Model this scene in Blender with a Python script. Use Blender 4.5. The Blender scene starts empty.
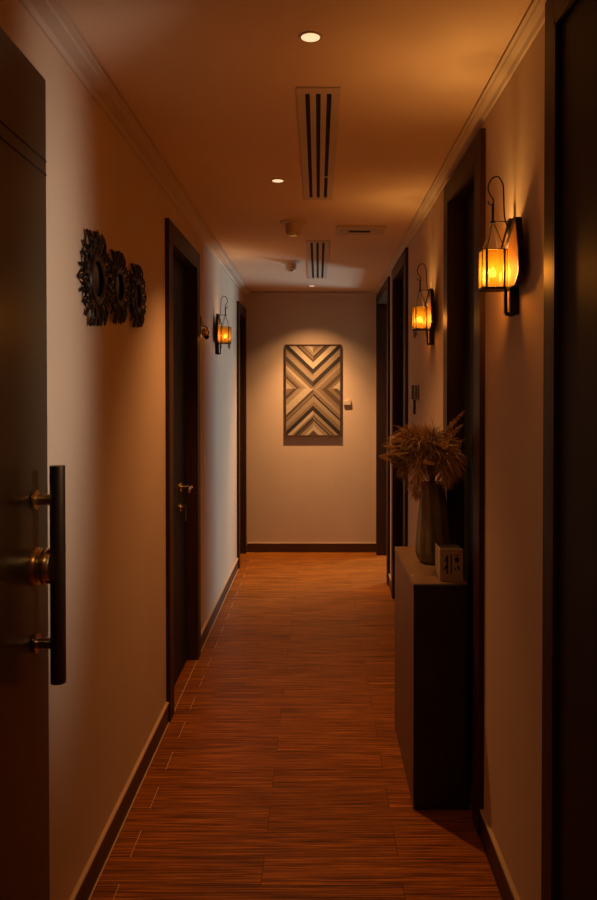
import bpy, bmesh, math, random
from mathutils import Vector, Matrix, Quaternion
random.seed(7)
PI = math.pi
S = bpy.context.scene
COL = S.collection

# ------------------------------------------------------------------ camera, world, exposure
EYE = 1.595
cd = bpy.data.cameras.new('camera'); cam = bpy.data.objects.new('camera', cd); COL.objects.link(cam)
cd.sensor_width = 36; cd.sensor_fit = 'AUTO'; cd.lens = 30
cd.shift_x = -19.5/900; cd.shift_y = -46.5/900
cd.clip_start = 0.02
cam.location = (0, 0, EYE); cam.rotation_euler = (PI/2 - 0.014, 0, 0)
S.camera = cam
w = bpy.data.worlds.new('world'); S.world = w; w.use_nodes = True
w.node_tree.nodes['Background'].inputs[0].default_value = (1, .6, .35, 1)
w.node_tree.nodes['Background'].inputs[1].default_value = 0.0
S.view_settings.view_transform = 'Standard'; S.view_settings.look = 'None'
S.view_settings.exposure = 0.0; S.view_settings.gamma = 1.0
S.view_settings.use_curve_mapping = False
try:
    S.cycles.use_denoising = True
    S.cycles.max_bounces = 8; S.cycles.diffuse_bounces = 5
    S.cycles.sample_clamp_indirect = 4
except Exception: pass

def light(name, kind, loc, energy, color, target=None, **kw):
    d = bpy.data.lights.new(name, kind); d.energy = energy; d.color = color
    for k, v in kw.items(): setattr(d, k, v)
    o = bpy.data.objects.new(name, d); COL.objects.link(o); o.location = loc
    if target is not None:
        o.rotation_euler = (Vector(target) - Vector(loc)).to_track_quat('-Z', 'Y').to_euler()
    return o

WARM = (1, .46, .16)
XL, XR, YE, H = -.735, .596, 7.5, 2.6
# downlights in the ceiling (the fixtures are built below at the same spots)
DL = [(-.021, 2.13), (-.19, 3.56), (-.057, 7.04)]
light('downlight_near_beam', 'SPOT', (DL[0][0], DL[0][1], 2.575), 4, WARM, (DL[0][0], DL[0][1], 0), spot_size=1.5, spot_blend=.9, shadow_soft_size=.025)
light('downlight_middle_beam', 'SPOT', (DL[1][0], DL[1][1], 2.575), 82, WARM, (DL[1][0], DL[1][1], 0), spot_size=1.75, spot_blend=1, shadow_soft_size=.025)
light('downlight_far_beam', 'SPOT', (DL[2][0], DL[2][1], 2.575), 75, (1, .55, .25), (DL[2][0], DL[2][1], 0), spot_size=1.95, spot_blend=1, shadow_soft_size=.02)
light('downlight_far_hot_centre', 'SPOT', (DL[2][0], DL[2][1], 2.574), 170, (1, .55, .25), (DL[2][0], DL[2][1], 0), spot_size=1.5, spot_blend=1, shadow_soft_size=.02)
# added spot, no fitting: lights the left wall just beyond the open leaf
patch_spot = light('added_wall_patch_spot', 'SPOT', (.50, 1.55, 1.75), 40, (1, .94, .86), (-.735, 2.10, 1.72), spot_size=1.62, spot_blend=1, shadow_soft_size=.04)
patch_spot.scale = (.29, 1, 1)
# added spot, no fixture built: puts highlights on the entrance handle
light('added_handle_highlight_spot', 'SPOT', (.0, .72, 2.575), 6, WARM, (-.05, 1.0, 0), spot_size=2.3, spot_blend=.8, shadow_soft_size=.03)
# daylight from the side room's window, through the open doorway at the far right
light('side_room_daylight', 'AREA', (2.78, 8.18, 1.35), 100, (.46, .70, .86), (-.735, 5.7, 1.35), shape='RECTANGLE', size=.9, size_y=1.3)

# ------------------------------------------------------------------ materials
def mat(name, col, rough=.6, metal=0, var=.08, vscale=8, bump=0, bscale=200, emit=None, estr=0, spec=.5, stretch=(1,1,1), col2=None):
    m = bpy.data.materials.new(name); m.use_nodes = True
    nt = m.node_tree; b = nt.nodes['Principled BSDF']
    tc = nt.nodes.new('ShaderNodeTexCoord'); mp = nt.nodes.new('ShaderNodeMapping')
    mp.inputs['Scale'].default_value = stretch
    nt.links.new(tc.outputs['Object'], mp.inputs[0])
    n = nt.nodes.new('ShaderNodeTexNoise'); n.inputs['Scale'].default_value = vscale; n.inputs['Detail'].default_value = 5
    nt.links.new(mp.outputs[0], n.inputs[0])
    r = nt.nodes.new('ShaderNodeValToRGB')
    if col2 is None:
        a = tuple(max(0, c*(1-var)) for c in col); c2 = tuple(min(1, c*(1+var)) for c in col)
    else: a, c2 = col, col2
    r.color_ramp.elements[0].position = .3; r.color_ramp.elements[1].position = .7
    r.color_ramp.elements[0].color = (*a, 1); r.color_ramp.elements[1].color = (*c2, 1)
    nt.links.new(n.outputs[0], r.inputs[0]); nt.links.new(r.outputs[0], b.inputs['Base Color'])
    b.inputs['Roughness'].default_value = rough; b.inputs['Metallic'].default_value = metal
    b.inputs['Specular IOR Level'].default_value = spec
    if bump:
        n2 = nt.nodes.new('ShaderNodeTexNoise'); n2.inputs['Scale'].default_value = bscale; n2.inputs['Detail'].default_value = 2
        nt.links.new(mp.outputs[0], n2.inputs[0])
        bp = nt.nodes.new('ShaderNodeBump'); bp.inputs['Strength'].default_value = bump; bp.inputs['Distance'].default_value = .003
        nt.links.new(n2.outputs[0], bp.inputs['Height']); nt.links.new(bp.outputs[0], b.inputs['Normal'])
    if emit:
        b.inputs['Emission Color'].default_value = (*emit, 1); b.inputs['Emission Strength'].default_value = estr
    return m

M_wall = mat('wall_paint', (.62, .45, .30), .75, var=.03, vscale=3, bump=.25, bscale=120, spec=.3)
M_ceil = mat('ceiling_paint', (.80, .57, .38), .85, var=.03, vscale=2, spec=.2)
M_crown = mat('crown_paint', (.60, .46, .34), .7, var=.03)
M_dim = mat('dark_low_bounce_wall', (.06, .05, .045), .8, var=.05)  # side-room walls made dark to cut light bounced on to the doorway jamb
M_white = mat('white_plastic', (.62, .50, .39), .5, var=.03)
M_casing = mat('dark_wood_casing', (.045, .017, .007), .5, var=.3, spec=.25, vscale=6, stretch=(20, 20, 1))
M_leaf = mat('dark_wood_leaf', (.016, .010, .006), .6, spec=.25, var=.25, vscale=6, stretch=(20, 20, 1))
M_entr = mat('entrance_door_finish', (.040, .033, .019), .30, var=.15, vscale=150, bump=.08, bscale=300)
M_base = mat('baseboard_wood', (.060, .022, .010), .4, var=.3, vscale=6, stretch=(1, 1, 30))
M_lit_top_grout = mat('lit_board_top_and_grout', (.55, .38, .22), .45, var=.05)  # light on the baseboard top put into the colour; grout line shares it
M_black = mat('black_iron', (.012, .008, .006), .45, metal=.4, var=.2)
M_void = mat('slot_black', (.006, .005, .004), .9)
M_bronze = mat('dark_bronze', (.16, .095, .05), .42, metal=.9, var=.15)
M_brass = mat('polished_brass', (.85, .64, .26), .27, metal=1, var=.1)
M_chrome = mat('satin_nickel', (.62, .50, .36), .22, metal=1, var=.05)
M_carve = mat('carved_dark_bronze', (.010, .007, .005), .4, metal=.3, var=.4, vscale=60)
M_mirror = mat('smoked_mirror', (.02, .015, .012), .12, metal=.6)
M_cab = mat('cabinet_laminate', (.19, .095, .045), .5, var=.12, vscale=5, stretch=(6, 6, 1))
M_cabtop = mat('cabinet_top_laminate', (.19, .105, .05), .45, var=.12, vscale=5, stretch=(6, 1, 6))
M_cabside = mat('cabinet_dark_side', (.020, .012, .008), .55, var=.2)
M_vase = mat('olive_glazed_ceramic', (.17, .135, .075), .4, var=.15, vscale=14)
M_plume = mat('dried_pampas', (.36, .20, .09), .9, col2=(.66, .42, .21), vscale=30)
M_plume3 = mat('dried_pampas_dark', (.16, .085, .036), .9, col2=(.36, .21, .10), vscale=30)
M_plume2 = mat('dried_bunny_tail', (.70, .46, .22), .9, var=.2, vscale=40)
M_twig = mat('dried_twig', (.12, .06, .03), .9, var=.2)
M_box = mat('calendar_light_wood', (.42, .29, .18), .55, var=.12, vscale=6, stretch=(2, 2, 20))
M_copper = mat('copper_back_plate', (.26, .12, .03), .7, metal=.1, var=.1, vscale=20)
M_tassel = mat('bead_tassel', (.10, .055, .03), .6)
M_frame = mat('art_frame_wood', (.075, .032, .014), .5, var=.2)
M_window = mat('daylight_pane', (.8, .8, .8), .5, emit=(1, .95, .88), estr=1.5)
M_lens = mat('downlight_lens', (1, .8, .6), .5, emit=(1, .62, .36), estr=1.15)
M_bulb = mat('warm_bulb', (1, .7, .3), .5, emit=(1, .66, .16), estr=5)
M_iv = mat('ivory_plastic', (.55, .42, .30), .5, var=.04)

def glass_mat():
    m = bpy.data.materials.new('amber_glass'); m.use_nodes = True; nt = m.node_tree
    nt.nodes.clear()
    out = nt.nodes.new('ShaderNodeOutputMaterial')
    tl = nt.nodes.new('ShaderNodeBsdfTranslucent'); tp = nt.nodes.new('ShaderNodeBsdfTransparent')
    gl = nt.nodes.new('ShaderNodeBsdfGlossy'); gl.inputs['Roughness'].default_value = .25
    n = nt.nodes.new('ShaderNodeTexNoise'); n.inputs['Scale'].default_value = 25
    tc = nt.nodes.new('ShaderNodeTexCoord'); nt.links.new(tc.outputs['Object'], n.inputs[0])
    r = nt.nodes.new('ShaderNodeValToRGB')
    r.color_ramp.elements[0].color = (.052, .023, .0015, 1); r.color_ramp.elements[1].color = (.068, .033, .002, 1)
    nt.links.new(n.outputs[0], r.inputs[0]); nt.links.new(r.outputs[0], tl.inputs[0])
    tp.inputs[0].default_value = (1, .62, .25, 1)
    m1 = nt.nodes.new('ShaderNodeMixShader'); m1.inputs[0].default_value = .45
    nt.links.new(tl.outputs[0], m1.inputs[1]); nt.links.new(tp.outputs[0], m1.inputs[2])
    m2 = nt.nodes.new('ShaderNodeMixShader'); m2.inputs[0].default_value = .05
    nt.links.new(m1.outputs[0], m2.inputs[1]); nt.links.new(gl.outputs[0], m2.inputs[2])
    nt.links.new(m2.outputs[0], out.inputs[0])
    return m
M_glass = glass_mat()

def floor_mat():
    m = bpy.data.materials.new('wood_look_planks'); m.use_nodes = True; nt = m.node_tree
    b = nt.nodes['Principled BSDF']; L = nt.links.new
    tc = nt.nodes.new('ShaderNodeTexCoord'); mp = nt.nodes.new('ShaderNodeMapping')
    mp.inputs['Location'].default_value = (.645, -.01, 0)
    L(tc.outputs['Object'], mp.inputs[0])
    br = nt.nodes.new('ShaderNodeTexBrick')
    br.inputs['Scale'].default_value = 1; br.inputs['Brick Width'].default_value = .92; br.inputs['Row Height'].default_value = .15
    br.inputs['Mortar Size'].default_value = .0012; br.inputs['Mortar Smooth'].default_value = .3; br.inputs['Bias'].default_value = 0
    br.offset = .5
    br.inputs['Color1'].default_value = (.25, .25, .25, 1); br.inputs['Color2'].default_value = (.9, .9, .9, 1); br.inputs['Mortar'].default_value = (.5, .5, .5, 1)
    L(mp.outputs[0], br.inputs[0])
    # fine grain running across the corridor
    m2 = nt.nodes.new('ShaderNodeMapping'); m2.inputs['Scale'].default_value = (3.5, 190, 1); L(tc.outputs['Object'], m2.inputs[0])
    ad = nt.nodes.new('ShaderNodeVectorMath'); ad.operation = 'ADD'
    sc = nt.nodes.new('ShaderNodeVectorMath'); sc.operation = 'SCALE'; sc.inputs['Scale'].default_value = 12
    L(br.outputs['Color'], sc.inputs[0]); L(m2.outputs[0], ad.inputs[0]); L(sc.outputs[0], ad.inputs[1])
    n = nt.nodes.new('ShaderNodeTexNoise'); n.inputs['Scale'].default_value = 1; n.inputs['Detail'].default_value = 6; n.inputs['Roughness'].default_value = .65
    L(ad.outputs[0], n.inputs[0])
    r = nt.nodes.new('ShaderNodeValToRGB'); e = r.color_ramp.elements
    e[0].position = .36; e[0].color = (.060, .015, .003, 1); e[1].position = .68; e[1].color = (.74, .245, .022, 1)
    x = e.new(.5); x.color = (.30, .085, .008, 1)
    L(n.outputs[0], r.inputs[0])
    hs = nt.nodes.new('ShaderNodeMixRGB'); hs.blend_type = 'MULTIPLY'; hs.inputs[0].default_value = .28
    L(r.outputs[0], hs.inputs[1]); L(br.outputs['Color'], hs.inputs[2])
    # seams: dark grout, with reflected light painted pale into those by the left wall
    g = nt.nodes.new('ShaderNodeMixRGB'); L(br.outputs['Fac'], g.inputs[0]); L(hs.outputs[0], g.inputs[1])
    sx = nt.nodes.new('ShaderNodeSeparateXYZ'); L(tc.outputs['Object'], sx.inputs[0])
    mr = nt.nodes.new('ShaderNodeMapRange'); ab = nt.nodes.new('ShaderNodeMath'); ab.operation = 'ADD'; ab.inputs[1].default_value = .645; L(sx.outputs[0], ab.inputs[0])
    ac = nt.nodes.new('ShaderNodeMath'); ac.operation = 'ABSOLUTE'; L(ab.outputs[0], ac.inputs[0])
    mr.inputs[1].default_value = .004; mr.inputs[2].default_value = .003; L(ac.outputs[0], mr.inputs[0])
    gc = nt.nodes.new('ShaderNodeMixRGB'); gc.inputs[1].default_value = (.035, .014, .008, 1); gc.inputs[2].default_value = (.75, .42, .22, 1)
    L(mr.outputs[0], gc.inputs[0]); L(gc.outputs[0], g.inputs[2])
    L(g.outputs[0], b.inputs['Base Color'])
    rr = nt.nodes.new('ShaderNodeMapRange'); rr.inputs[3].default_value = .34; rr.inputs[4].default_value = .52; L(n.outputs[0], rr.inputs[0])
    L(rr.outputs[0], b.inputs['Roughness']); b.inputs['Specular IOR Level'].default_value = .16
    bp = nt.nodes.new('ShaderNodeBump'); bp.inputs['Strength'].default_value = .35; bp.inputs['Distance'].default_value = .002
    L(n.outputs[0], bp.inputs['Height']); L(bp.outputs[0], b.inputs['Normal'])
    return m
M_floor = floor_mat()

# ------------------------------------------------------------------ mesh helpers
def box(bm, x0, x1, y0, y1, z0, z1, bev=0):
    r = bmesh.ops.create_cube(bm, size=1, matrix=Matrix.Translation(((x0+x1)/2, (y0+y1)/2, (z0+z1)/2)) @ Matrix.Diagonal((abs(x1-x0), abs(y1-y0), abs(z1-z0), 1)))
    if bev:
        ed = list({e for v in r['verts'] for e in v.link_edges})
        bmesh.ops.bevel(bm, geom=ed, offset=bev, segments=2, affect='EDGES', profile=.6)
def cyl(bm, p0, p1, r0, r1=None, n=20):
    p0, p1 = Vector(p0), Vector(p1); d = p1-p0; r1 = r0 if r1 is None else r1
    q = d.to_track_quat('Z', 'Y').to_matrix().to_4x4()
    bmesh.ops.create_cone(bm, cap_ends=True, segments=n, radius1=r0, radius2=r1, depth=d.length, matrix=Matrix.Translation((p0+p1)/2) @ q)
def tube(bm, pts, r, n=8, taper=None):
    pts = [Vector(p) for p in pts]; rings = []
    up = None
    for i, p in enumerate(pts):
        t = (pts[min(i+1, len(pts)-1)] - pts[max(i-1, 0)]).normalized()
        if up is None: up = t.orthogonal().normalized()
        up = (up - t*up.dot(t)).normalized(); s = t.cross(up)
        rr = r if taper is None else r*(1-(1-taper)*i/(len(pts)-1))
        rings.append([bm.verts.new(p + (up*math.cos(a)+s*math.sin(a))*rr) for a in (2*PI*k/n for k in range(n))])
    for a, b in zip(rings, rings[1:]):
        for k in range(n): bm.faces.new((a[k], a[(k+1) % n], b[(k+1) % n], b[k]))
    bm.faces.new(rings[0][::-1]); bm.faces.new(rings[-1])
def lathe(bm, prof, origin, axis, n=28):
    q = Vector(axis).to_track_quat('Z', 'Y'); o = Vector(origin); rings = []
    for r, h in prof:
        rings.append([bm.verts.new(o + q @ Vector((max(r, 1e-5)*math.cos(2*PI*k/n), max(r, 1e-5)*math.sin(2*PI*k/n), h))) for k in range(n)])
    for a, b in zip(rings, rings[1:]):
        for k in range(n): bm.faces.new((a[k], a[(k+1) % n], b[(k+1) % n], b[k]))
    bm.faces.new(rings[0][::-1]); bm.faces.new(rings[-1])
def prism(bm, poly, off):
    off = Vector(off); a = [bm.verts.new(p) for p in poly]; b = [bm.verts.new(Vector(p)+off) for p in poly]
    bm.faces.new(a); bm.faces.new(b[::-1]); n = len(a)
    for k in range(n): bm.faces.new((a[k], b[k], b[(k+1) % n], a[(k+1) % n]))
def smooth_pts(ctrl, n=8):
    P = [Vector(c) for c in ctrl]; P = [P[0]*2-P[1]] + P + [P[-1]*2-P[-2]]; out = []
    for i in range(1, len(P)-2):
        for k in range(n):
            t = k/n; a, b, c, d = P[i-1], P[i], P[i+1], P[i+2]
            out.append(.5*((2*b)+(c-a)*t+(2*a-5*b+4*c-d)*t*t+(3*b-a-3*c+d)*t**3))
    out.append(P[-2]); return out
def obj(name, bm, m, parent=None, smooth=False, loc=None):
    bmesh.ops.recalc_face_normals(bm, faces=bm.faces[:])
    me = bpy.data.meshes.new(name); bm.to_mesh(me); bm.free()
    for x in (m if isinstance(m, (list, tuple)) else [m]): me.materials.append(x)
    if smooth:
        for p in me.polygons: p.use_smooth = True
        try: me.set_sharp_from_angle(angle=.7)
        except Exception: pass
    o = bpy.data.objects.new(name, me); COL.objects.link(o)
    if parent is not None:
        o.parent = parent
        if loc is None: o.matrix_parent_inverse = Matrix.Identity(4)
    return o
def B(): return bmesh.new()
def tag(o, label=None, cat=None, group=None, kind=None):
    if label: o['label'] = label
    if cat: o['category'] = cat
    if group: o['group'] = group
    if kind: o['kind'] = kind
    return o
def thing(name, loc=(0, 0, 0), label=None, cat=None, group=None, kind=None, rz=0):
    o = bpy.data.objects.new(name, None); COL.objects.link(o); o.location = loc; o.rotation_euler = (0, 0, rz)
    o.empty_display_size = .05
    return tag(o, label, cat, group, kind)

# ------------------------------------------------------------------ room shell
Y0 = -1.6; T = .15
def struct(name, bm, m, smooth=False): return tag(obj(name, bm, m, smooth=smooth), kind='structure')
bm = B(); box(bm, XL-T-.3, 3.1, Y0-.1, 9.2, -.1, 0); struct('floor', bm, M_floor)
bm = B(); box(bm, XL-T, 3.1, Y0-.1, 9.2, H, H+.1); struct('ceiling', bm, M_ceil)
# openings: y0, y1, top
OL = [(3.70, 4.47, 2.345), (6.87, 7.44, 2.335)]
OR = [(.95, 1.84, 2.50), (2.765, 3.365, 2.455), (5.05, 5.80, 2.475), (6.28, 7.36, 2.475)]
def wall(name, xa, xb, ops, yend):
    bm = B(); y = Y0
    for a, b, t in ops:
        box(bm, xa, xb, y, a, 0, H); box(bm, xa, xb, a, b, t, H); y = b
    box(bm, xa, xb, y, yend, 0, H)
    return struct(name, bm, M_wall)
wall('wall_left', XL-T, XL, OL, YE); wall('wall_right', XR, XR+T, OR, YE)
bm = B(); box(bm, XL-T, XR+T, YE, YE+.12, 0, H); struct('wall_end', bm, M_wall)
bm = B(); box(bm, XL-T, XR+T, Y0-.1, Y0, 0, H); struct('wall_back', bm, M_wall)
# side room behind the open doorway at the far right, with its window
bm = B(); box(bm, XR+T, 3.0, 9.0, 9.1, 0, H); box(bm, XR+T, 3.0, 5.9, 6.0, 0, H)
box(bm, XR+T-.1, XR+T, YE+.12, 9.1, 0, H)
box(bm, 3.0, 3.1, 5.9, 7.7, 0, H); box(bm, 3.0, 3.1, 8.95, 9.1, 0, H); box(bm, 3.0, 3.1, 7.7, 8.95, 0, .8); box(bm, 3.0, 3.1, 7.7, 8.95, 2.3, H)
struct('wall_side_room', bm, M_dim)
wn = thing('window_1', (3.03, 8.32, .8), kind='structure')
bm = B()
for a, b, c, d in ((-.62, -.56, 0, 1.5), (.56, .62, 0, 1.5), (-.56, .56, 0, .06), (-.56, .56, 1.44, 1.5), (-.02, .02, .06, 1.44)): box(bm, -.03, .03, a, b, c, d)
obj('window_frame', bm, M_white, wn)
bm = B(); box(bm, .005, .015, -.56, .56, .06, 1.44); obj('pane', bm, M_window, wn)

# crown moulding: stepped profile with a slit under the ceiling
def crown(name, base, inward, along, p, h):
    # profile in (out, z)
    prof = [(0, -h), (.008, -h), (.014, -h*.62), (p*.72, -h*.5), (p*.76, -h*.36), (p, -h*.30), (p, -.008), (p-.026, -.007), (p-.026, 0), (0, 0)]
    bm = B(); prism(bm, [Vector(base)+Vector(inward)*a+Vector((0, 0, z)) for a, z in prof], along)
    return struct(name, bm, M_crown)
crown('trim_1', (XL, Y0, H), (1, 0, 0), (0, YE-Y0, 0), .070, .042)
crown('trim_2', (XR, Y0, H), (-1, 0, 0), (0, YE-Y0, 0), .048, .030)
crown('trim_3', (XL, YE, H), (0, -1, 0), (XR-XL, 0, 0), .050, .050)

# baseboards whose lit top edge is painted as a paler strip
def baseboard(name, segs, side):
    e = thing(name, kind='structure'); bm = B(); bc = B()
    for a, b in segs:
        if side == 'end':
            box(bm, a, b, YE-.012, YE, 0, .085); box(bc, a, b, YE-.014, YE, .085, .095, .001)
        elif side == 'left':
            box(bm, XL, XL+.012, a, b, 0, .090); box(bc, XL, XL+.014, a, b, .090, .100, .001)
        else:
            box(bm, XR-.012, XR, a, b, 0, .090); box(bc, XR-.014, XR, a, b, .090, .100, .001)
    obj('board', bm, M_base, e); obj('lit_top', bc, M_lit_top_grout, e)
CW = .09   # casing width
baseboard('baseboard_left', [(Y0, OL[0][0]-CW), (OL[0][1]+CW, OL[1][0]-CW)], 'left')
baseboard('baseboard_right', [(OR[0][1]+.073, OR[1][0]-CW), (OR[1][1]+CW, OR[2][0]-CW), (OR[2][1]+CW, OR[3][0]-CW)], 'right')
baseboard('baseboard_end', [(XL+.03, XR)], 'end')
# pale grout line along the foot of the left wall, running on across the doorway
bm = B(); box(bm, XL+.012, XL+.0165, Y0, 6.8, 0, .0012); struct('trim_4', bm, M_lit_top_grout)
bm = B(); box(bm, XR-.0165, XR-.012, OR[0][1]+.13, OR[1][0]-CW, 0, .0012); struct('trim_5', bm, M_base)

def doorway(name, side, y0, y1, top, cw=CW, lip=.02, leaf_in=.05, leaf=True, hdr=None, jamb=M_casing, y1w=None):
    """casing, jambs and (closed) leaf of one doorway; the empty stands on the floor in the opening"""
    sgn = -1 if side == 'L' else 1; X = XL if side == 'L' else XR
    e = thing(name, (X, (y0+y1)/2, 0), kind='structure'); yc = (y0+y1)/2
    def bx(bm, a, b, c, d, z0, z1, bev=0):     # a,b depth into the wall (negative = into the corridor)
        xa, xb = sorted((sgn*a, sgn*b)); box(bm, xa, xb, c-yc, d-yc, z0, z1, bev)
    hdr = cw if hdr is None else hdr; far = cw if y1w is None else y1w
    bm = B()
    bx(bm, -lip, 0, y0-cw, y0, 0, top+hdr, .002); bx(bm, -lip, 0, y1, y1+far, 0, top+hdr, .002); bx(bm, -lip, 0, y0, y1, top, top+hdr, .002)
    obj('casing', bm, M_casing, e)
    bm = B()
    bx(bm, -lip, T, y0, y0+.012, 0, top); bx(bm, -lip, T, y1-.012, y1, 0, top); bx(bm, -lip, T, y0, y1, top-.012, top)
    obj('jamb', bm, jamb, e)
    if leaf:
        bm = B(); bx(bm, leaf_in, leaf_in+.04, y0+.014, y1-.014, .004, top-.014, .002)
        lf = obj('door_leaf', bm, M_leaf, e)
        bm = B(); bx(bm, T-.02, T, y0, y1, 0, top); obj('backing', bm, M_void, e)
    return e
d1 = doorway('door_1', 'L', *OL[0], leaf_in=.045)
d2 = doorway('door_2', 'L', *OL[1], leaf_in=.06, y1w=.058)
d3 = doorway('door_3', 'R', *OR[0], leaf_in=-.006, cw=.073, hdr=.08, lip=.022)
d4 = doorway('door_4', 'R', *OR[1], leaf_in=.055, hdr=.08)
d5 = doorway('door_5', 'R', *OR[2], leaf_in=.055, hdr=.08)
d6 = doorway('door_6', 'R', *OR[3], leaf=False, hdr=.08)
# lever handle and key escutcheon on door_1 (local coords: x into corridor = +)
lx = -.045
def cyl_o(name, m, parent, *cs, smooth=True):
    bm = B()
    for c in cs: cyl(bm, *c)
    return obj(name, bm, m, parent, smooth)
yh = .13; zh = 1.595-.53
hd = cyl_o('lever_handle', M_brass, d1, ((lx, yh, zh), (lx+.010, yh, zh), .027), ((lx+.01, yh, zh), (lx+.06, yh, zh), .010))
bm = B(); tube(bm, smooth_pts([(lx+.055, yh, zh), (lx+.068, yh-.01, zh+.003), (lx+.070, yh-.05, zh+.004), (lx+.068, yh-.09, zh-.002), (lx+.074, yh-.115, zh-.012)]), .009, 10)
obj('lever', bm, M_chrome, hd, True)
bm = B(); cyl(bm, (lx, yh, zh-.115), (lx+.008, yh, zh-.115), .024); cyl(bm, (lx+.008, yh, zh-.115), (lx+.03, yh, zh-.115), .011)
es = obj('lock_cylinder', bm, M_brass, d1, True)
bm = B(); box(bm, lx+.030, lx+.036, yh-.012, yh+.012, zh-.19, zh-.10, .002); obj('key_tag', bm, M_bronze, es)
# sensor strip on the frame of door_1 is not visible; door_5 gets a dark lever
for dd, sg in ((d2, 1),):
    cyl_o('lever_handle', M_bronze, dd, ((-.06, .15, 1.05), (-.02, .15, 1.05), .012))
cyl_o('lever_handle', M_bronze, d5, ((.055, -.25, 1.05), (.0, -.25, 1.05), .012))

# ------------------------------------------------------------------ open entrance door leaf at left
ent = thing('door_7', (-.700, 1.94, 0), kind='structure', rz=.012)
bm = B(); box(bm, -.028, 0, -1.0, 0, .008, 2.40, .002); lf = obj('door_leaf', bm, M_entr, ent)
bm = B()
for z in (2.19, 2.155): box(bm, -.0005, .0012, -1.0, -.001, z-.0022, z+.0022)
obj('groove', bm, M_void, ent)
# pull bar with two posts
bm = B(); bx_, by_ = .060, -.105
cyl(bm, (bx_, by_, 1.595-.712), (bx_, by_, 1.595-.178), .0185, n=32)
ph = obj('pull_handle', bm, M_bronze, ent, True)
for z, mm in ((1.595-.262, M_bronze), (1.595-.615, M_bronze)):
    p = cyl_o('post', mm, ph, ((0, by_, z), (bx_, by_, z), .011))
    cyl_o('collar', M_brass if z > 1.1 else M_chrome, p, ((.004, by_, z), (.010, by_, z), .024), ((.010, by_, z), (.045, by_, z), .0135))
# round lock knob
bm = B(); ky, kz = -.105, 1.595-.425
lathe(bm, [(.047, 0), (.047, .010), (.044, .016), (.036, .018), (.036, .024), (.043, .026), (.045, .032), (.044, .040), (.038, .048), (.0, .050)], (0, ky, kz), (1, 0, 0), 40)
obj('lock_knob', bm, M_brass, ent, True)

# ------------------------------------------------------------------ ceiling fixtures
dlabs = ['largest round recessed downlight in the ceiling, nearest, before the first long vent',
         'small round recessed downlight left of the long ceiling vent',
         'small round recessed downlight above the framed wood art at the corridor end']
for i, (x, y) in enumerate(DL):
    e = thing('recessed_downlight', (x, y, H), dlabs[i], 'ceiling light', 'recessed downlights in the corridor ceiling')
    bm = B(); lathe(bm, [(.026, 0), (.027, -.003), (.033, -.003), (.0345, 0)], (0, 0, 0), (0, 0, 1), 40); bm.faces.ensure_lookup_table()
    bmesh.ops.delete(bm, geom=[f for f in bm.faces if len(f.verts) > 4], context='FACES')
    obj('trim_ring', bm, M_crown, e, True)
    bm = B(); cyl(bm, (0, 0, -.0025), (0, 0, 0), .0262, n=40); obj('lens', bm, M_lens, e)
def vent(x, y0, y1, wd, label):
    e = thing('linear_air_vent', (x, (y0+y1)/2, H), label, 'air vent', 'three-slot linear vents in the ceiling')
    h = (y1-y0)/2; a = wd/2
    bm = B(); s = wd/.148; sl = [-.037*s, 0, .037*s]; hw = .008*s; z0, z1 = -.006, 0; mg = .045
    xs = [-a] + [v for c in sl for v in (c-hw, c+hw)] + [a]
    for k in range(0, 8, 2): box(bm, xs[k], xs[k+1], -h+mg, h-mg, z0, z1, .0008)
    box(bm, -a, a, -h, -h+mg, z0, z1, .0008); box(bm, -a, a, h-mg, h, z0, z1, .0008)
    f = obj('vent_frame', bm, M_crown, e)
    for c in sl:
        bm = B(); box(bm, c-hw, c+hw, -h+mg, h-mg, -.001, 0); obj('slot', bm, M_void, e)
    return e
v1 = vent(.001, 2.475, 3.90, .146, 'long three-slot linear vent nearest, between the two closer downlights')
bm = B(); box(bm, .029, .045, .30, .31, -.005, -.001); obj('slot_clip', bm, M_white, v1)
vent(-.003, 4.96, 6.58, .160, 'farther shorter-looking three-slot linear vent before the end wall')
def detector(x, y, r, drop, label):
    e = thing('ceiling_detector', (x, y, H), label, 'smoke detector', 'white detectors left of the far vent')
    bm = B(); lathe(bm, [(r*1.7, 0), (r*1.65, -.006), (r*1.5, -.010), (r, -.012), (0, -.012)], (0, 0, 0), (0, 0, 1), 36); obj('mounting_base', bm, M_crown, e, True)
    bm = B(); lathe(bm, [(r, -.012), (r*.98, -drop*.8), (r*.9, -drop*.94), (r*.75, -drop), (0, -drop)], (0, 0, 0), (0, 0, 1), 36); bd = obj('sensor_body', bm, M_crown, e, True)
    bm = B(); lathe(bm, [(r*.6, -drop), (r*.55, -drop-.006), (0, -drop-.006)], (0, 0, 0), (0, 0, 1), 24); obj('sensor_window', bm, M_chrome, bd, True)
detector(-.145, 4.42, .046, .075, 'white ceiling detector nearest the camera, left of the small ceiling unit')
detector(-.205, 5.76, .045, .065, 'white ceiling detector farther back, beside the far vent')
e = thing('ceiling_panel_unit', (.262, 4.63, H), 'small square white ceiling unit with a dark slot, right of the detectors', 'ceiling unit')
bm = B(); box(bm, -.150, .150, -.115, .115, -.010, 0, .003); bd = obj('unit_cover', bm, M_crown, e)
bm = B(); box(bm, -.075, .060, -.02, .03, -.0115, -.010); obj('slot', bm, M_void, e)
for xx in (-.10, .105):
    bm = B(); lathe(bm, [(.028, -.010), (.028, -.014), (.022, -.016), (.0, -.013)], (xx, -.01, 0), (0, 0, 1), 24); obj('round_cap', bm, M_white, e, True)

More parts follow.
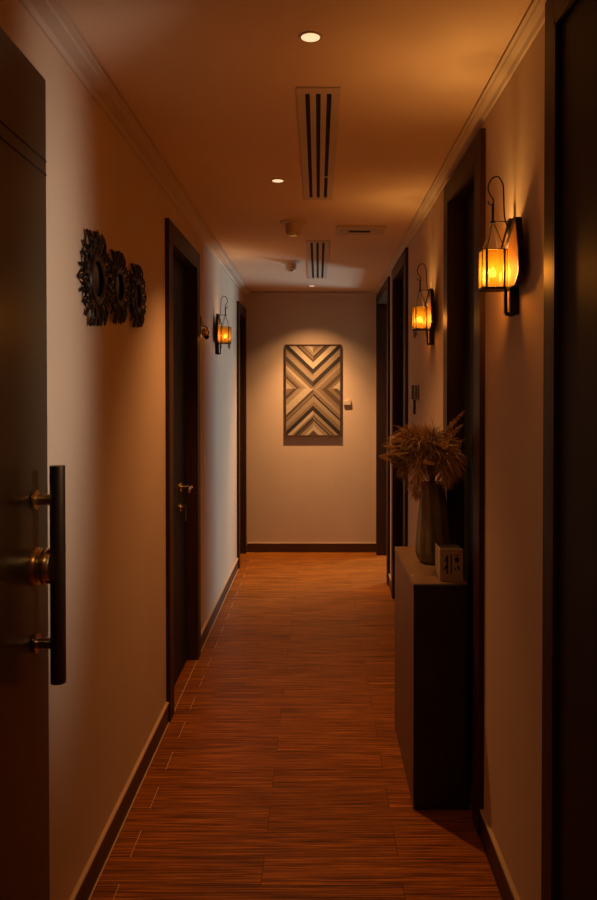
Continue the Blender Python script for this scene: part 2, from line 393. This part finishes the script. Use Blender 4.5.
# ------------------------------------------------------------------ carved round wall mirrors
def carved_mirror(y, z, R, seed):
    rnd = random.Random(seed)
    e = thing('carved_mirror', (XL, y, z))
    bm = B()
    lathe(bm, [(R*.34, .014), (R*.34, .030), (R*.40, .036), (R*.46, .034), (R*.50, .024), (R*.50, .008), (R*.42, .004)], (0, 0, 0), (1, 0, 0), 36)
    for f in [f for f in bm.faces if len(f.verts) > 4]: bm.faces.remove(f)
    obj('inner_ring', bm, M_carve, e, True)
    bm = B(); cyl(bm, (.004, 0, 0), (.018, 0, 0), R*.36, n=36); obj('mirror_glass', bm, M_mirror, e)
    bm = B(); n = 12
    for k in range(n):
        a = 2*PI*k/n + .1; c, s = math.cos(a), math.sin(a)
        def P(r, t, d): return Vector((d, c*r - s*t, s*r + c*t))
        L = R*(1.0 if k % 2 == 0 else .88)
        # petal pair
        for sg in (-1, 1):
            tube(bm, smooth_pts([P(R*.46, sg*R*.02, .016), P(R*.62, sg*R*.10, .030), P(R*.80, sg*R*.11, .034), P(L*.93, sg*R*.03, .026), P(L, 0, .014)], 4), R*.042, 6, .7)
        tube(bm, [P(R*.45, 0, .018), P(R*.72, 0, .024), P(L*.97, 0, .018)], R*.030, 6)
        # scroll between
        a2 = a + PI/n; c2, s2 = math.cos(a2), math.sin(a2)
        pts = []
        for q in range(15):
            th = q*2*PI/11; rr = R*.10*(1-q/20)
            pts.append(Vector((.020+.001*q, c2*R*.70 + rr*math.cos(th), s2*R*.70 + rr*math.sin(th))))
        tube(bm, pts, R*.030, 6)
        tube(bm, [Vector((.012, c2*R*.47, s2*R*.47)), Vector((.020, c2*R*.62, s2*R*.62))], R*.035, 6)
        hh = R*(.90+.08*rnd.random())
        tube(bm, [Vector((.018, c2*R*.80, s2*R*.80)), Vector((.012, c2*hh, s2*hh))], R*.045, 6, .6)
        # little studs
        q = bmesh.ops.create_uvsphere(bm, u_segments=8, v_segments=6, radius=R*.05, matrix=Matrix.Translation(P(R*.84, 0, .032)))
    obj('carved_petals', bm, M_carve, e, True)
    # wall standoff ring
    bm = B(); lathe(bm, [(R*.62, 0), (R*.62, .016), (R*.56, .018), (R*.56, 0)], (0, 0, 0), (1, 0, 0), 36); obj('back_ring', bm, M_carve, e)
    for ch in list(COL.objects):
        if ch.parent == e: ch.data.transform(Matrix.Diagonal((.62, 1, 1, 1)))
    return e
for (y, z, R, sd, lb) in ((2.455, 1.595+.372,   .172, 1, 'carved dark round wall mirror, nearest and largest of the three on left wall'),
                          (2.72, 1.595+.383, .146, 2, 'carved dark round wall mirror, middle one of the three on left wall'),
                          (3.0, 1.595+.387, .140, 3, 'carved dark round wall mirror, farthest of the three, nearest the left door')):
    tag(carved_mirror(y, z, R, sd), lb, 'wall mirror', 'carved round mirrors on the left wall')

# ------------------------------------------------------------------ lantern wall sconces
def sconce(side, wy, wz, energy, tassels=True, top=.285):
    """wy, wz: lantern centre in world Y,Z. local +x points from wall into corridor (mirrored on the left wall)."""
    X = XR if side == 'R' else XL; g = -1 if side == 'R' else 1
    e = thing('lantern_sconce', (X, wy, wz))
    def V(a, b, c): return (g*a, b, c)
    def bxs(bm, a, b, c, d, z0, z1, bev=0):
        xa, xb = sorted((g*a, g*b)); box(bm, xa, xb, c, d, z0, z1, bev)
    CX = .066; W = .0375; HH = .057; ch = .011
    # copper back plate, parallel to the wall, pointed top, dark rim
    yA, yB = -.165, .02
    prof = [(yA+.035, -.060), (yA, -.035), (yA, .035), (yA+.03, .126), (yA+.05, .130), (yB-.03, .060), (yB, .040), (yB, -.060)]
    bp = B(); prism(bp, [Vector(V(.024, a, b)) for a, b in prof], Vector(V(.004, 0, 0))); plate = obj('back_plate', bp, M_copper, e)
    rm = B()
    for (a0, b0), (a1, b1) in zip(prof, prof[1:]+prof[:1]):
        p0, p1 = Vector(V(.016, a0, b0)), Vector(V(.016, a1, b1)); d = (p1-p0).normalized(); nn = d.cross(Vector((1, 0, 0)))*.003; w_ = Vector(V(.018, 0, 0))
        vs = [rm.verts.new(q) for q in (p0-nn, p1-nn, p1+nn, p0+nn)]; ws = [rm.verts.new(v.co + w_) for v in vs]
        rm.faces.new(vs); rm.faces.new(ws)
        for k in range(4): rm.faces.new((vs[k], vs[(k+1) % 4], ws[(k+1) % 4], ws[k]))
    obj('rim', rm, M_black, plate)
    # wall bracket under the plate: open dark frame plus solid back
    bm = B(); bxs(bm, 0, .010, -.055, .025, -.140, -.050, .001); bxs(bm, .010, .026, -.055, -.047, -.140, -.058); bxs(bm, .026, .034, -.02, -.006, -.135, -.058); bxs(bm, .010, .030, -.02, -.006, -.140, -.130)
    bxs(bm, 0, .026, -.03, -.0, -.02, .03)
    obj('wall_bracket', bm, M_black, e)
    # lantern base, posts, top ring
    oc = [(-W+ch, -W), (W-ch, -W), (W, -W+ch), (W, W-ch), (W-ch, W), (-W+ch, W), (-W, W-ch), (-W, -W+ch)]
    def OC(s, z): return [Vector(V(CX+a*s, b*s, z)) for a, b in oc]
    bm = B(); prism(bm, OC(1.04, -HH-.005), Vector((0, 0, .005))); lb = obj('lantern_base', bm, M_black, e)
    bm = B()
    for a, b in oc: tube(bm, [V(CX+a, b, -HH), V(CX+a, b, HH)], .0017, 6)
    for a, b in ((-W+ch, -W), (W-ch, -W), (-W+ch, W), (W-ch, W)): bxs(bm, CX+a-.003, CX+a+.003, b-.002, b+.002, -HH, HH)
    for z in (-HH+.001, HH):
        r_ = OC(1.0, z)
        for k in range(8): tube(bm, [r_[k], r_[(k+1) % 8]], .0018, 6)
    obj('lantern_frame', bm, M_black, e)
    # glass: chamfered tube, hung just inside the frame
    bm = B(); lo, hi = [bm.verts.new(p) for p in OC(.96, -HH+.001)], [bm.verts.new(p) for p in OC(.96, HH-.001)]
    for k in range(8): bm.faces.new((lo[k], lo[(k+1) % 8], hi[(k+1) % 8], hi[k]))
    obj('glass_panes', bm, M_glass, e)
    bm = B(); cyl(bm, V(CX, 0, -HH), V(CX, 0, -HH+.034), .010); obj('candle_holder', bm, M_bronze, e)
    bm = B(); lathe(bm, [(.003, 0), (.009, .006), (.010, .014), (.006, .024), (.001, .032)], V(CX, 0, -HH+.034), (0, 0, 1), 16); obj('bulb', bm, M_bulb, e, True)
    # hangers: four wires to the turnbuckle
    zt = .146
    bm = B()
    for a, b in ((-W+ch, -W), (W-ch, -W), (-W+ch, W), (W-ch, W)): tube(bm, [V(CX+a, b, HH), V(CX+a*.08, b*.08, zt-.004)], .0013, 6)
    obj('hanger_wire', bm, M_black, e)
    bm = B(); cyl(bm, V(CX, 0, zt), V(CX, 0, zt+.054), .0042, n=10); cyl(bm, V(CX, 0, zt-.006), V(CX, 0, zt+.002), .008, n=12)
    tube(bm, [V(CX, 0, zt), V(.018, 0, zt)], .0022, 8)            # cross bar
    tube(bm, [V(.018, 0, zt), V(0, 0, zt)], .003, 8)
    bxs(bm, 0, .020, -.012, .012, zt-.035, zt+.008, .001)
    tube(bm, [V(.020, -.004, zt-.004), V(.044, -.01, HH)], .0032, 8)
    obj('arm', bm, M_black, e)
    # shepherd's hook
    c = [V(.014, 0, zt-.03), V(.030, 0, zt+.01), V(.034, 0, zt+.09), V(.037, 0, zt+.115), V(.050, 0, zt+.135), V(.066, 0, zt+.132), V(.078, 0, zt+.115), V(.080, 0, zt+.098), V(.075, 0, zt+.082), V(.066, 0, zt+.068), V(.065, 0, zt+.056), V(.072, 0, zt+.050), V(.079, 0, zt+.055), V(.080, 0, zt+.062)]
    bm = B(); tube(bm, smooth_pts(c, 6), .0024, 8); obj('hook', bm, M_black, e, True)
    if tassels:
        for a, b in ((CX-W+.008, -W+.004), (CX+W-.010, -W+.008), (CX+W-.012, W-.01)):
            bm = B()
            tube(bm, smooth_pts([V(a, b, -HH-.004), V(a+.004, b, -HH-.022), V(a, b, -HH-.045)], 4), .0022, 6)
            tube(bm, smooth_pts([V(a, b, -HH-.004), V(a-.006, b, -HH-.018), V(a-.005, b, -HH-.034)], 4), .0020, 6)
            obj('tassel', bm, M_tassel, e)
    lt = light('lantern_light', 'POINT', (0, 0, 0), energy, (1, .50, .13), shadow_soft_size=.028)
    lt.parent = e; lt.location = V(CX, 0, -.010)
    return e
tag(sconce('R', 2.28, 1.595+.373, 11.5, tassels=False), 'black lantern sconce nearest the camera, right wall, with glowing amber glass', 'wall lamp', 'hook-hung lantern sconces along the corridor')
tag(sconce('R', 3.90, 1.595+.388, 8), 'black lantern sconce farther along the right wall, above the dried flowers', 'wall lamp', 'hook-hung lantern sconces along the corridor')
tag(sconce('L', 5.43, 1.595+.418, 4.5), 'black lantern sconce on the left wall, between the two left doors', 'wall lamp', 'hook-hung lantern sconces along the corridor')

# ------------------------------------------------------------------ shoe cabinet
Z_ = .865
cb = thing('shoe_cabinet', (.482, 3.215, 0), 'slim tall brown cabinet against the right wall with flowers on top', 'cabinet')
x0, x1, y0, y1 = -.1165, .092, -.366, .345
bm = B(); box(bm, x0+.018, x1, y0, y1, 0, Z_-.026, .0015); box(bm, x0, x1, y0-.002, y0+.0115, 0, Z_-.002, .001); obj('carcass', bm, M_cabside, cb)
bm = B(); box(bm, x0, x0+.016, y0+.013, y1-.001, .004, Z_-.034, .001); obj('door', bm, M_cab, cb)
bm = B(); box(bm, x0-.001, x1, y0+.012, y1+.002, Z_-.025, Z_-.0005, .0008); obj('cabinet_top', bm, M_cabtop, cb)
bm = B(); box(bm, x0+.0165, x0+.03, y0+.004, y1-.004, Z_-.034, Z_-.025); obj('shadow_gap', bm, M_void, cb)
bm = B(); lathe(bm, [(.005, 0), (.005, .003), (.003, .005), (0, .0055)], (-.103, -.235, Z_-.0005), (0, 0, 1), 14)
obj('plug_cap', bm, M_white, cb, True)

# ------------------------------------------------------------------ pleated vase
VX, VY = .497, 3.235
vs = thing('pleated_vase', (VX, VY, Z_), 'tall olive-brown pleated ceramic vase on the cabinet holding dried plumes', 'vase')
bm = B(); NS = 72; PL = 9
prof = [(.052, 0), (.058, .006), (.073, .045), (.0715, .09), (.066, .15), (.060, .22), (.054, .28), (.049, .320), (.050, .345), (.0465, .345), (.045, .318), (.046, .25), (.0, .20)]
rings = []
for r, h in prof:
    amp = .10 if r > .0475 else .03
    if h < .02: amp = .05
    ring = []
    for k in range(NS):
        a = 2*PI*k/NS; ph_ = (a*PL/(2*PI) + h*1.2) % 1
        f = 1.06 - amp*abs(ph_-.5)*2
        ring.append(bm.verts.new((r*f*math.cos(a)+1e-6*k, r*f*math.sin(a), h)))
    rings.append(ring)
for a, b in zip(rings, rings[1:]):
    for k in range(NS): bm.faces.new((a[k], a[(k+1) % NS], b[(k+1) % NS], b[k]))
bm.faces.new(rings[0][::-1]); bm.faces.new(rings[-1])
obj('vase_body', bm, M_vase, vs)

# ------------------------------------------------------------------ dried plumes
mouth = Vector((VX, VY, Z_+.335))
def strand(bm, p, d, L, w0, droop):
    side = d.cross(Vector((random.uniform(-1, 1), random.uniform(-1, 1), random.uniform(-1, 1)))).normalized()
    pts = [p, p+d*L*.5+Vector((0, 0, -droop*.3)), p+d*L+Vector((0, 0, -droop))]
    a = [bm.verts.new(pts[0]-side*w0), bm.verts.new(pts[0]+side*w0)]; b = [bm.verts.new(pts[1]-side*w0*.8), bm.verts.new(pts[1]+side*w0*.8)]; c = bm.verts.new(pts[2])
    bm.faces.new((a[0], a[1], b[1], b[0])); bm.faces.new((b[0], b[1], c))
def plume(name, ctrl, fl0, rad, n, m, label, cat, group, stemr=.0016, seed=0, w0=.0013):
    random.seed(seed)
    pts = smooth_pts([Vector(c)-mouth for c in ctrl], 8)
    e = thing(name, mouth, label, cat, group)
    bm = B(); tube(bm, pts, stemr, 6, .5); obj('stem', bm, M_twig, e)
    bm = B(); N = len(pts)-1; i0 = int(fl0*N)
    for k in range(n):
        t = random.uniform(i0, N-.01); i = int(t); p = pts[i].lerp(pts[i+1], t-i); tan = (pts[i+1]-pts[i]).normalized()
        u = (t-i0)/max(1, N-i0); rr = rad*(.35+1.3*math.sin(PI*min(1, u*.95+.08))**.7)*.62
        r = Vector((random.gauss(0, 1), random.gauss(0, 1), random.gauss(0, 1))).normalized()
        d = (r*.9 + tan*.75).normalized()
        q = p + r*rr*random.uniform(0, .5)
        strand(bm, q, d, rr*random.uniform(.6, 1.25), w0, rr*.25)
    obj('plume_head', bm, m, e)
    return e
PG = 'dried pampas plumes in the vase'
def arc(dx, dy, top, end, k=.5):
    a = mouth - Vector((dx*.03, dy*.03, .16)); b = mouth + Vector((dx*.12, dy*.12, .05))
    c = mouth + Vector((dx*.55, dy*.55, top)); d = mouth + Vector((dx, dy, end)); m_ = mouth + Vector((dx*.86, dy*.86, (top+end)*.5+.012))
    return [a, b, c, m_, d]
specs = [((-.175, -.05, .185, .115), 'at the far left edge of the bouquet'), ((-.155, .03, .205, .165), 'at the upper left, behind the pale leaves'),
         ((-.145, -.085, .165, .045), 'low at the left, below the pale leaves'), ((-.085, -.11, .14, -.045), 'hanging lowest, over the left side of the vase rim'),
         ((-.10, .05, .20, .18), 'standing at the top, left of the thin twig'), ((-.085, -.07, .195, .13), 'in the left centre, arching forward'),
         ((-.02, -.10, .175, .055), 'in the middle front, right above the vase rim'), ((-.03, .03, .205, .19), 'at the top centre, under the thin twig'),
         ((.025, -.03, .19, .145), 'right of centre, below the yellowish leaf'), ((.045, -.105, .15, .005), 'low at the front right, over the vase rim'),
         ((.08, .0, .18, .14), 'at the upper right, under the sprigs'), ((.09, -.08, .15, .045), 'at the far right edge of the bouquet')]
for i, ((dx, dy, tp, en), wh) in enumerate(specs):
    plume('pampas_plume', arc(dx, dy, tp, en), .30, .062 if i % 3 else .068, 680, (M_plume if i % 2 else M_plume3), 'fluffy dried pampas plume ' + wh, 'dried flower', PG, seed=20+i, w0=.0016)
# pale rounded petals / bunny tails at the left
def pale_leaf(ctrl, wd, label, seed):
    random.seed(seed); pts = smooth_pts([Vector(c)-mouth for c in ctrl], 6)
    e = thing('dried_pale_leaf', mouth, label, 'dried leaf', 'pale dried leaves in the bouquet')
    half = len(pts)*66//100
    bm = B(); tube(bm, pts[:half+1], .0013, 6); obj('stem', bm, M_twig, e)
    bm = B(); lp = pts[half:]; N = len(lp)-1; tan = (lp[-1]-lp[0]).normalized(); side = tan.cross(Vector((0, 1, .25))).normalized(); nn = tan.cross(side)
    rows = []
    for i, p in enumerate(lp):
        u = i/N; ww = wd*math.sin(PI*(.06+.90*u))**.6
        rows.append([(bm.verts.new(p+side*ww*v + nn*(.35*ww*v*v)), ) [0] for v in (-1, -.5, 0, .5, 1)])
    for a, b in zip(rows, rows[1:]):
        for k in range(4): bm.faces.new((a[k], a[k+1], b[k+1], b[k]))
    o = obj('blade', bm, M_plume2, e, True)
    s = o.modifiers.new('thickness', 'SOLIDIFY'); s.thickness = .0012
def lf_(dx, dy, z1, dx2, dz2): return [mouth-Vector((0, 0, .14)), mouth+Vector((dx*.3, dy*.4, .08)), mouth+Vector((dx*.8, dy*.8, z1*.95)), mouth+Vector((dx, dy, z1)), mouth+Vector(((dx+dx2)*.5+dx*.5, dy, z1+dz2*.35)), mouth+Vector((dx2, dy, z1+dz2))]
pale_leaf(lf_(-.128, -.10, .175, -.162, -.02), .017, 'pale tan rounded dried leaf at the far left tip of the bouquet', 1)
pale_leaf(lf_(-.138, -.08, .145, -.170, -.045), .018, 'pale tan dried leaf below the leftmost tip of the bouquet', 2)
pale_leaf(lf_(-.10, -.10, .195, -.150, .008), .010, 'pale tan dried leaf along the upper left edge of the bouquet', 3)
pale_leaf(lf_(.01, -.10, .19, .045, -.03), .018, 'yellowish broad dried leaf at the top centre of the bouquet', 4)
pale_leaf(lf_(-.10, -.13, .15, -.135, -.03), .010, 'curved tan dried leaf in the middle left of the bouquet', 5)
pale_leaf(lf_(-.05, -.14, .12, -.015, -.02), .009, 'curved tan dried leaf low in the middle of the bouquet', 6)
# branching sprigs leaning up to the right
for i, (tip, lb) in enumerate((((.125, -.05, .320), 'tallest dark branching sprig leaning up right out of the vase'), ((.115, -.07, .265), 'shorter dark branching sprig below the tallest, leaning right'), ((.125, -.06, .20), 'lowest dark sprig at the right side of the bouquet'))):
    c = [mouth-Vector((0, 0, .15)), mouth+Vector((.01, -.02, .09)), mouth+Vector((tip[0]*.5, tip[1]*.6, tip[2]*.75)), mouth+Vector(tip)]
    plume('dried_sprig', c, .5, .015, 300, M_plume, lb, 'dried flower', 'dark dried sprigs in the vase', seed=60+i, w0=.0016)
tw = [mouth-Vector((0, 0, .14)), mouth+Vector((.0, -.02, .12)), mouth+Vector((.004, -.03, .205)), mouth+Vector((-.002, -.03, .245)), mouth+Vector((-.014, -.03, .295))]
bm = B(); tube(bm, smooth_pts([t-mouth for t in tw], 8), .0014, 6, .5)
o = obj('thin_twig', bm, M_twig); o.location = mouth; tag(o, 'single thin bare twig rising above the bouquet in front of wall', 'twig')

# ------------------------------------------------------------------ wooden calendar box
cx0, cx1, cy0, cy1 = .473, .563, 2.90, 3.02
bxo = thing('wooden_calendar_box', ((cx0+cx1)/2, cy0, Z_), 'small wooden block calendar box with dark cut-out figures, beside the vase', 'calendar')
w2 = (cx1-cx0)/2; dp = cy1-cy0; hh = .125
bm = B(); box(bm, -w2+.003, w2-.003, .004, dp, .014, hh-.002, .001); obj('case', bm, M_cabside, bxo)
bm = B(); box(bm, -w2, w2, 0, .004, .016, hh, .0008); box(bm, -w2, -w2+.003, .004, dp, .0, hh, .0005); fp = obj('front_panel', bm, M_box, bxo)
bm = B(); box(bm, -w2, w2, -.002, dp, 0, .015, .001); obj('base_rail', bm, M_box, bxo)
bm = B()
def flat(poly, y=-.0006): prism(bm, [Vector((a, y, b)) for a, b in poly], Vector((0, .0008, 0)))
box(bm, -.020, -.013, -.0006, .0, .028, .100); box(bm, -.004, .001, -.0006, 0, .028, .104)
flat([(-.020, .080), (-.030, .072), (-.020, .095)]); flat([(-.020, .050), (-.034, .040), (-.020, .066)]); flat([(-.018, .100), (-.022, .094), (-.012, .100)])
def disc(cx, cz, rx, rz, a0=0, a1=2*PI, n=18): flat([(cx+rx*math.cos(a0+(a1-a0)*k/n), cz+rz*math.sin(a0+(a1-a0)*k/n)) for k in range(n)])
disc(.021, .083, .009, .011); disc(.025, .050, .0065, .009, -1.2, 2.4); disc(.014, .046, .003, .006); 
box(bm, .012, .030, -.0006, 0, .100, .103)
obj('cut_out_figures', bm, M_void, bxo)

# ------------------------------------------------------------------ wall devices
sw = thing('wall_switch', (XR, 4.58, 1.6), 'beige wall switch plate with dark centre below the farther right sconce', 'switch')
bm = B(); box(bm, -.010, 0, -.16, .17, -.044, .044, .002); obj('plate', bm, M_bronze, sw)
bm = B(); box(bm, -.016, -.010, -.12, -.02, -.040, .040, .002); obj('rocker', bm, M_casing, sw)
bm = B(); box(bm, -.022, -.010, -.005, .06, -.043, .043, .002); obj('rocker', bm, M_black, sw)
bm = B(); box(bm, -.012, -.0, -.02, .03, -.135, -.048, .002); o = obj('hanging_tag', bm, M_casing); o.location = (XR, 4.60, 1.6)
tag(o, 'narrow dark strip hanging on the right wall directly under the switch', 'hanging tag')
# small globe fixture beside door_1
gl = thing('globe_wall_ornament', (XL, 4.66, 1.595+.405), 'small brass globe ornament on thin black plate right of the near left door', 'wall ornament')
bm = B(); box(bm, 0, .010, -.022, .022, -.070, .070, .002); obj('plate', bm, M_black, gl)
bm = B(); tube(bm, smooth_pts([(.008, 0, .02), (.025, 0, .012), (.045, 0, .002), (.052, 0, -.008)], 5), .0035, 8); tube(bm, smooth_pts([(.010, 0, .035), (.022, 0, .030), (.028, 0, .018)], 5), .002, 6); obj('arm', bm, M_black, gl)
bm = B(); bmesh.ops.create_uvsphere(bm, u_segments=20, v_segments=14, radius=.026, matrix=Matrix.Translation((.036, 0, -.030))); gb = obj('globe', bm, M_brass, gl, True)
bm = B(); lathe(bm, [(.015, 0), (.016, -.010), (.010, -.022), (0, -.024)], (.044, 0, -.048), (0, 0, 1), 16); obj('cup', bm, M_black, gl, True)
# thermostat on end wall
th = thing('wall_thermostat', (.293, YE, 1.595-.098), 'small ivory box thermostat on the end wall right of the framed art', 'thermostat')
bm = B(); box(bm, -.038, .036, -.022, 0, -.022, .022, .003); tb = obj('body', bm, M_iv, th)
bm = B(); box(bm, .008, .034, -.018, -.002, .020, .034, .003); obj('knob', bm, M_iv, th)

# ------------------------------------------------------------------ framed chevron wood art
ax0, ax1, az0, az1 = -.329, .231, 1.595-.432, 1.595+.484
art = thing('framed_wood_art', ((ax0+ax1)/2, YE, (az0+az1)/2), 'framed wood panel with pieced chevron pattern hanging on the end wall', 'wall art')
hw, hz = (ax1-ax0)/2, (az1-az0)/2; d0 = .030; off = .004
bm = B()
for a, b, c, d in ((-hw, -hw+.012, -hz, hz), (hw-.012, hw, -hz, hz), (-hw+.012, hw-.012, -hz, -hz+.012), (-hw+.012, hw-.012, hz-.012, hz)): box(bm, a, b, -d0, -off, c, d, .0008)
obj('frame', bm, M_frame, art)
tones = {'l': (.44, .34, .22), 't': (.28, .20, .12), 'm': (.19, .125, .07), 'b': (.085, .050, .027), 'd': (.028, .020, .014), 'k': (.018, .011, .007), 'g': (.060, .045, .030)}
tm = {k: mat('veneer_' + n_, c, .55, var=.22, vscale=10, stretch=(14, 1, 14), spec=.3) for (k, c), n_ in zip(tones.items(), ('light', 'tan', 'mid', 'brown', 'dark', 'black', 'grey'))}
keys = list(tones); PXM = 8.18*100   # zoom px per metre at the end wall
U = [(-400, -330, 't'), (-330, -300, 'l'), (-300, -270, 't'), (-270, -262, 'b'), (-262, -235, 'm'), (-235, -215, 'b'), (-215, -160, 'l'), (-160, -118, 'd'), (-118, -100, 'm'), (-100, -55, 't'), (-55, -12, 'g'), (-12, 20, 'm'), (20, 48, 'l'), (48, 80, 't'), (80, 105, 'm'), (105, 128, 'b'), (128, 160, 't'), (160, 260, 'l')]
UR = [(-400, -330, 't'), (-330, -290, 'm'), (-290, -262, 't'), (-262, -250, 'k'), (-250, -215, 'b'), (-215, -160, 'l'), (-160, -118, 'd'), (-118, -60, 't'), (-60, -15, 'd'), (-15, 10, 'm'), (10, 35, 't'), (35, 80, 'm'), (80, 120, 'b'), (120, 150, 'm'), (150, 260, 'l')]
Dn = [(-260, -190, 't'), (-190, -150, 'm'), (-150, -120, 'b'), (-120, -70, 't'), (-70, -30, 'l'), (-30, 5, 'l'), (5, 30, 'b'), (30, 55, 'm'), (55, 62, 'k'), (62, 110, 't'), (110, 140, 'm'), (140, 180, 'd'), (180, 215, 'l'), (215, 235, 'm'), (235, 247, 'k'), (247, 280, 'b'), (280, 315, 't'), (315, 345, 'l'), (345, 430, 'b')]
DR = [(-260, -190, 'l'), (-190, -150, 'b'), (-150, -110, 'm'), (-110, -60, 'b'), (-60, -20, 'm'), (-20, 5, 't'), (5, 40, 'm'), (40, 56, 'k'), (56, 100, 't'), (100, 140, 'm'), (140, 182, 'd'), (182, 215, 't'), (215, 228, 'b'), (228, 250, 'm'), (250, 262, 'k'), (262, 300, 't'), (300, 340, 'l'), (340, 430, 'b')]
bm = B()
def clip(poly, f):
    out = []
    for i, p in enumerate(poly):
        q = poly[(i+1) % len(poly)]; a, b = f(p), f(q)
        if a >= 0: out.append(p)
        if (a >= 0) != (b >= 0):
            t = a/(a-b); out.append((p[0]+(q[0]-p[0])*t, p[1]+(q[1]-p[1])*t))
    return out
IW, IT, IB = 226, -352, 382   # inner half width, top, bottom relative to the X centre, in zoom px (y down)
zc = hz - .012 - 352/PXM*1.0; sxx = (hw-.012)/226; szz = (2*hz-.024)/(IB-IT)
for sx, sy, bands in ((-1, -1, U), (1, -1, UR), (-1, 1, Dn), (1, 1, DR)):
    rect = [(0, 0), (IW, 0), (IW, IT if sy < 0 else IB), (0, IT if sy < 0 else IB)]
    for t0, t1, key in bands:
        # t = y + .93*|x| (upper) ; t = y - .93*|x| (lower)
        f = (lambda p: p[1]+.93*p[0]) if sy < 0 else (lambda p: p[1]-.93*p[0])
        pl = clip(rect, lambda p: f(p)-t0); pl = clip(pl, lambda p: t1-f(p)) if len(pl) > 2 else pl
        if len(pl) < 3: continue
        vv = [bm.verts.new((sx*p[0]*sxx, -d0+.006, hz-.012-(p[1]-IT)*szz)) for p in pl]
        try: fc = bm.faces.new(vv); fc.material_index = keys.index(key)
        except Exception: pass
bmesh.ops.remove_doubles(bm, verts=bm.verts[:], dist=1e-5)
r = bmesh.ops.extrude_face_region(bm, geom=bm.faces[:]); bmesh.ops.translate(bm, verts=[v for v in r['geom'] if isinstance(v, bmesh.types.BMVert)], vec=(0, .014, 0))
obj('chevron_panel', bm, [tm[k] for k in keys], art)
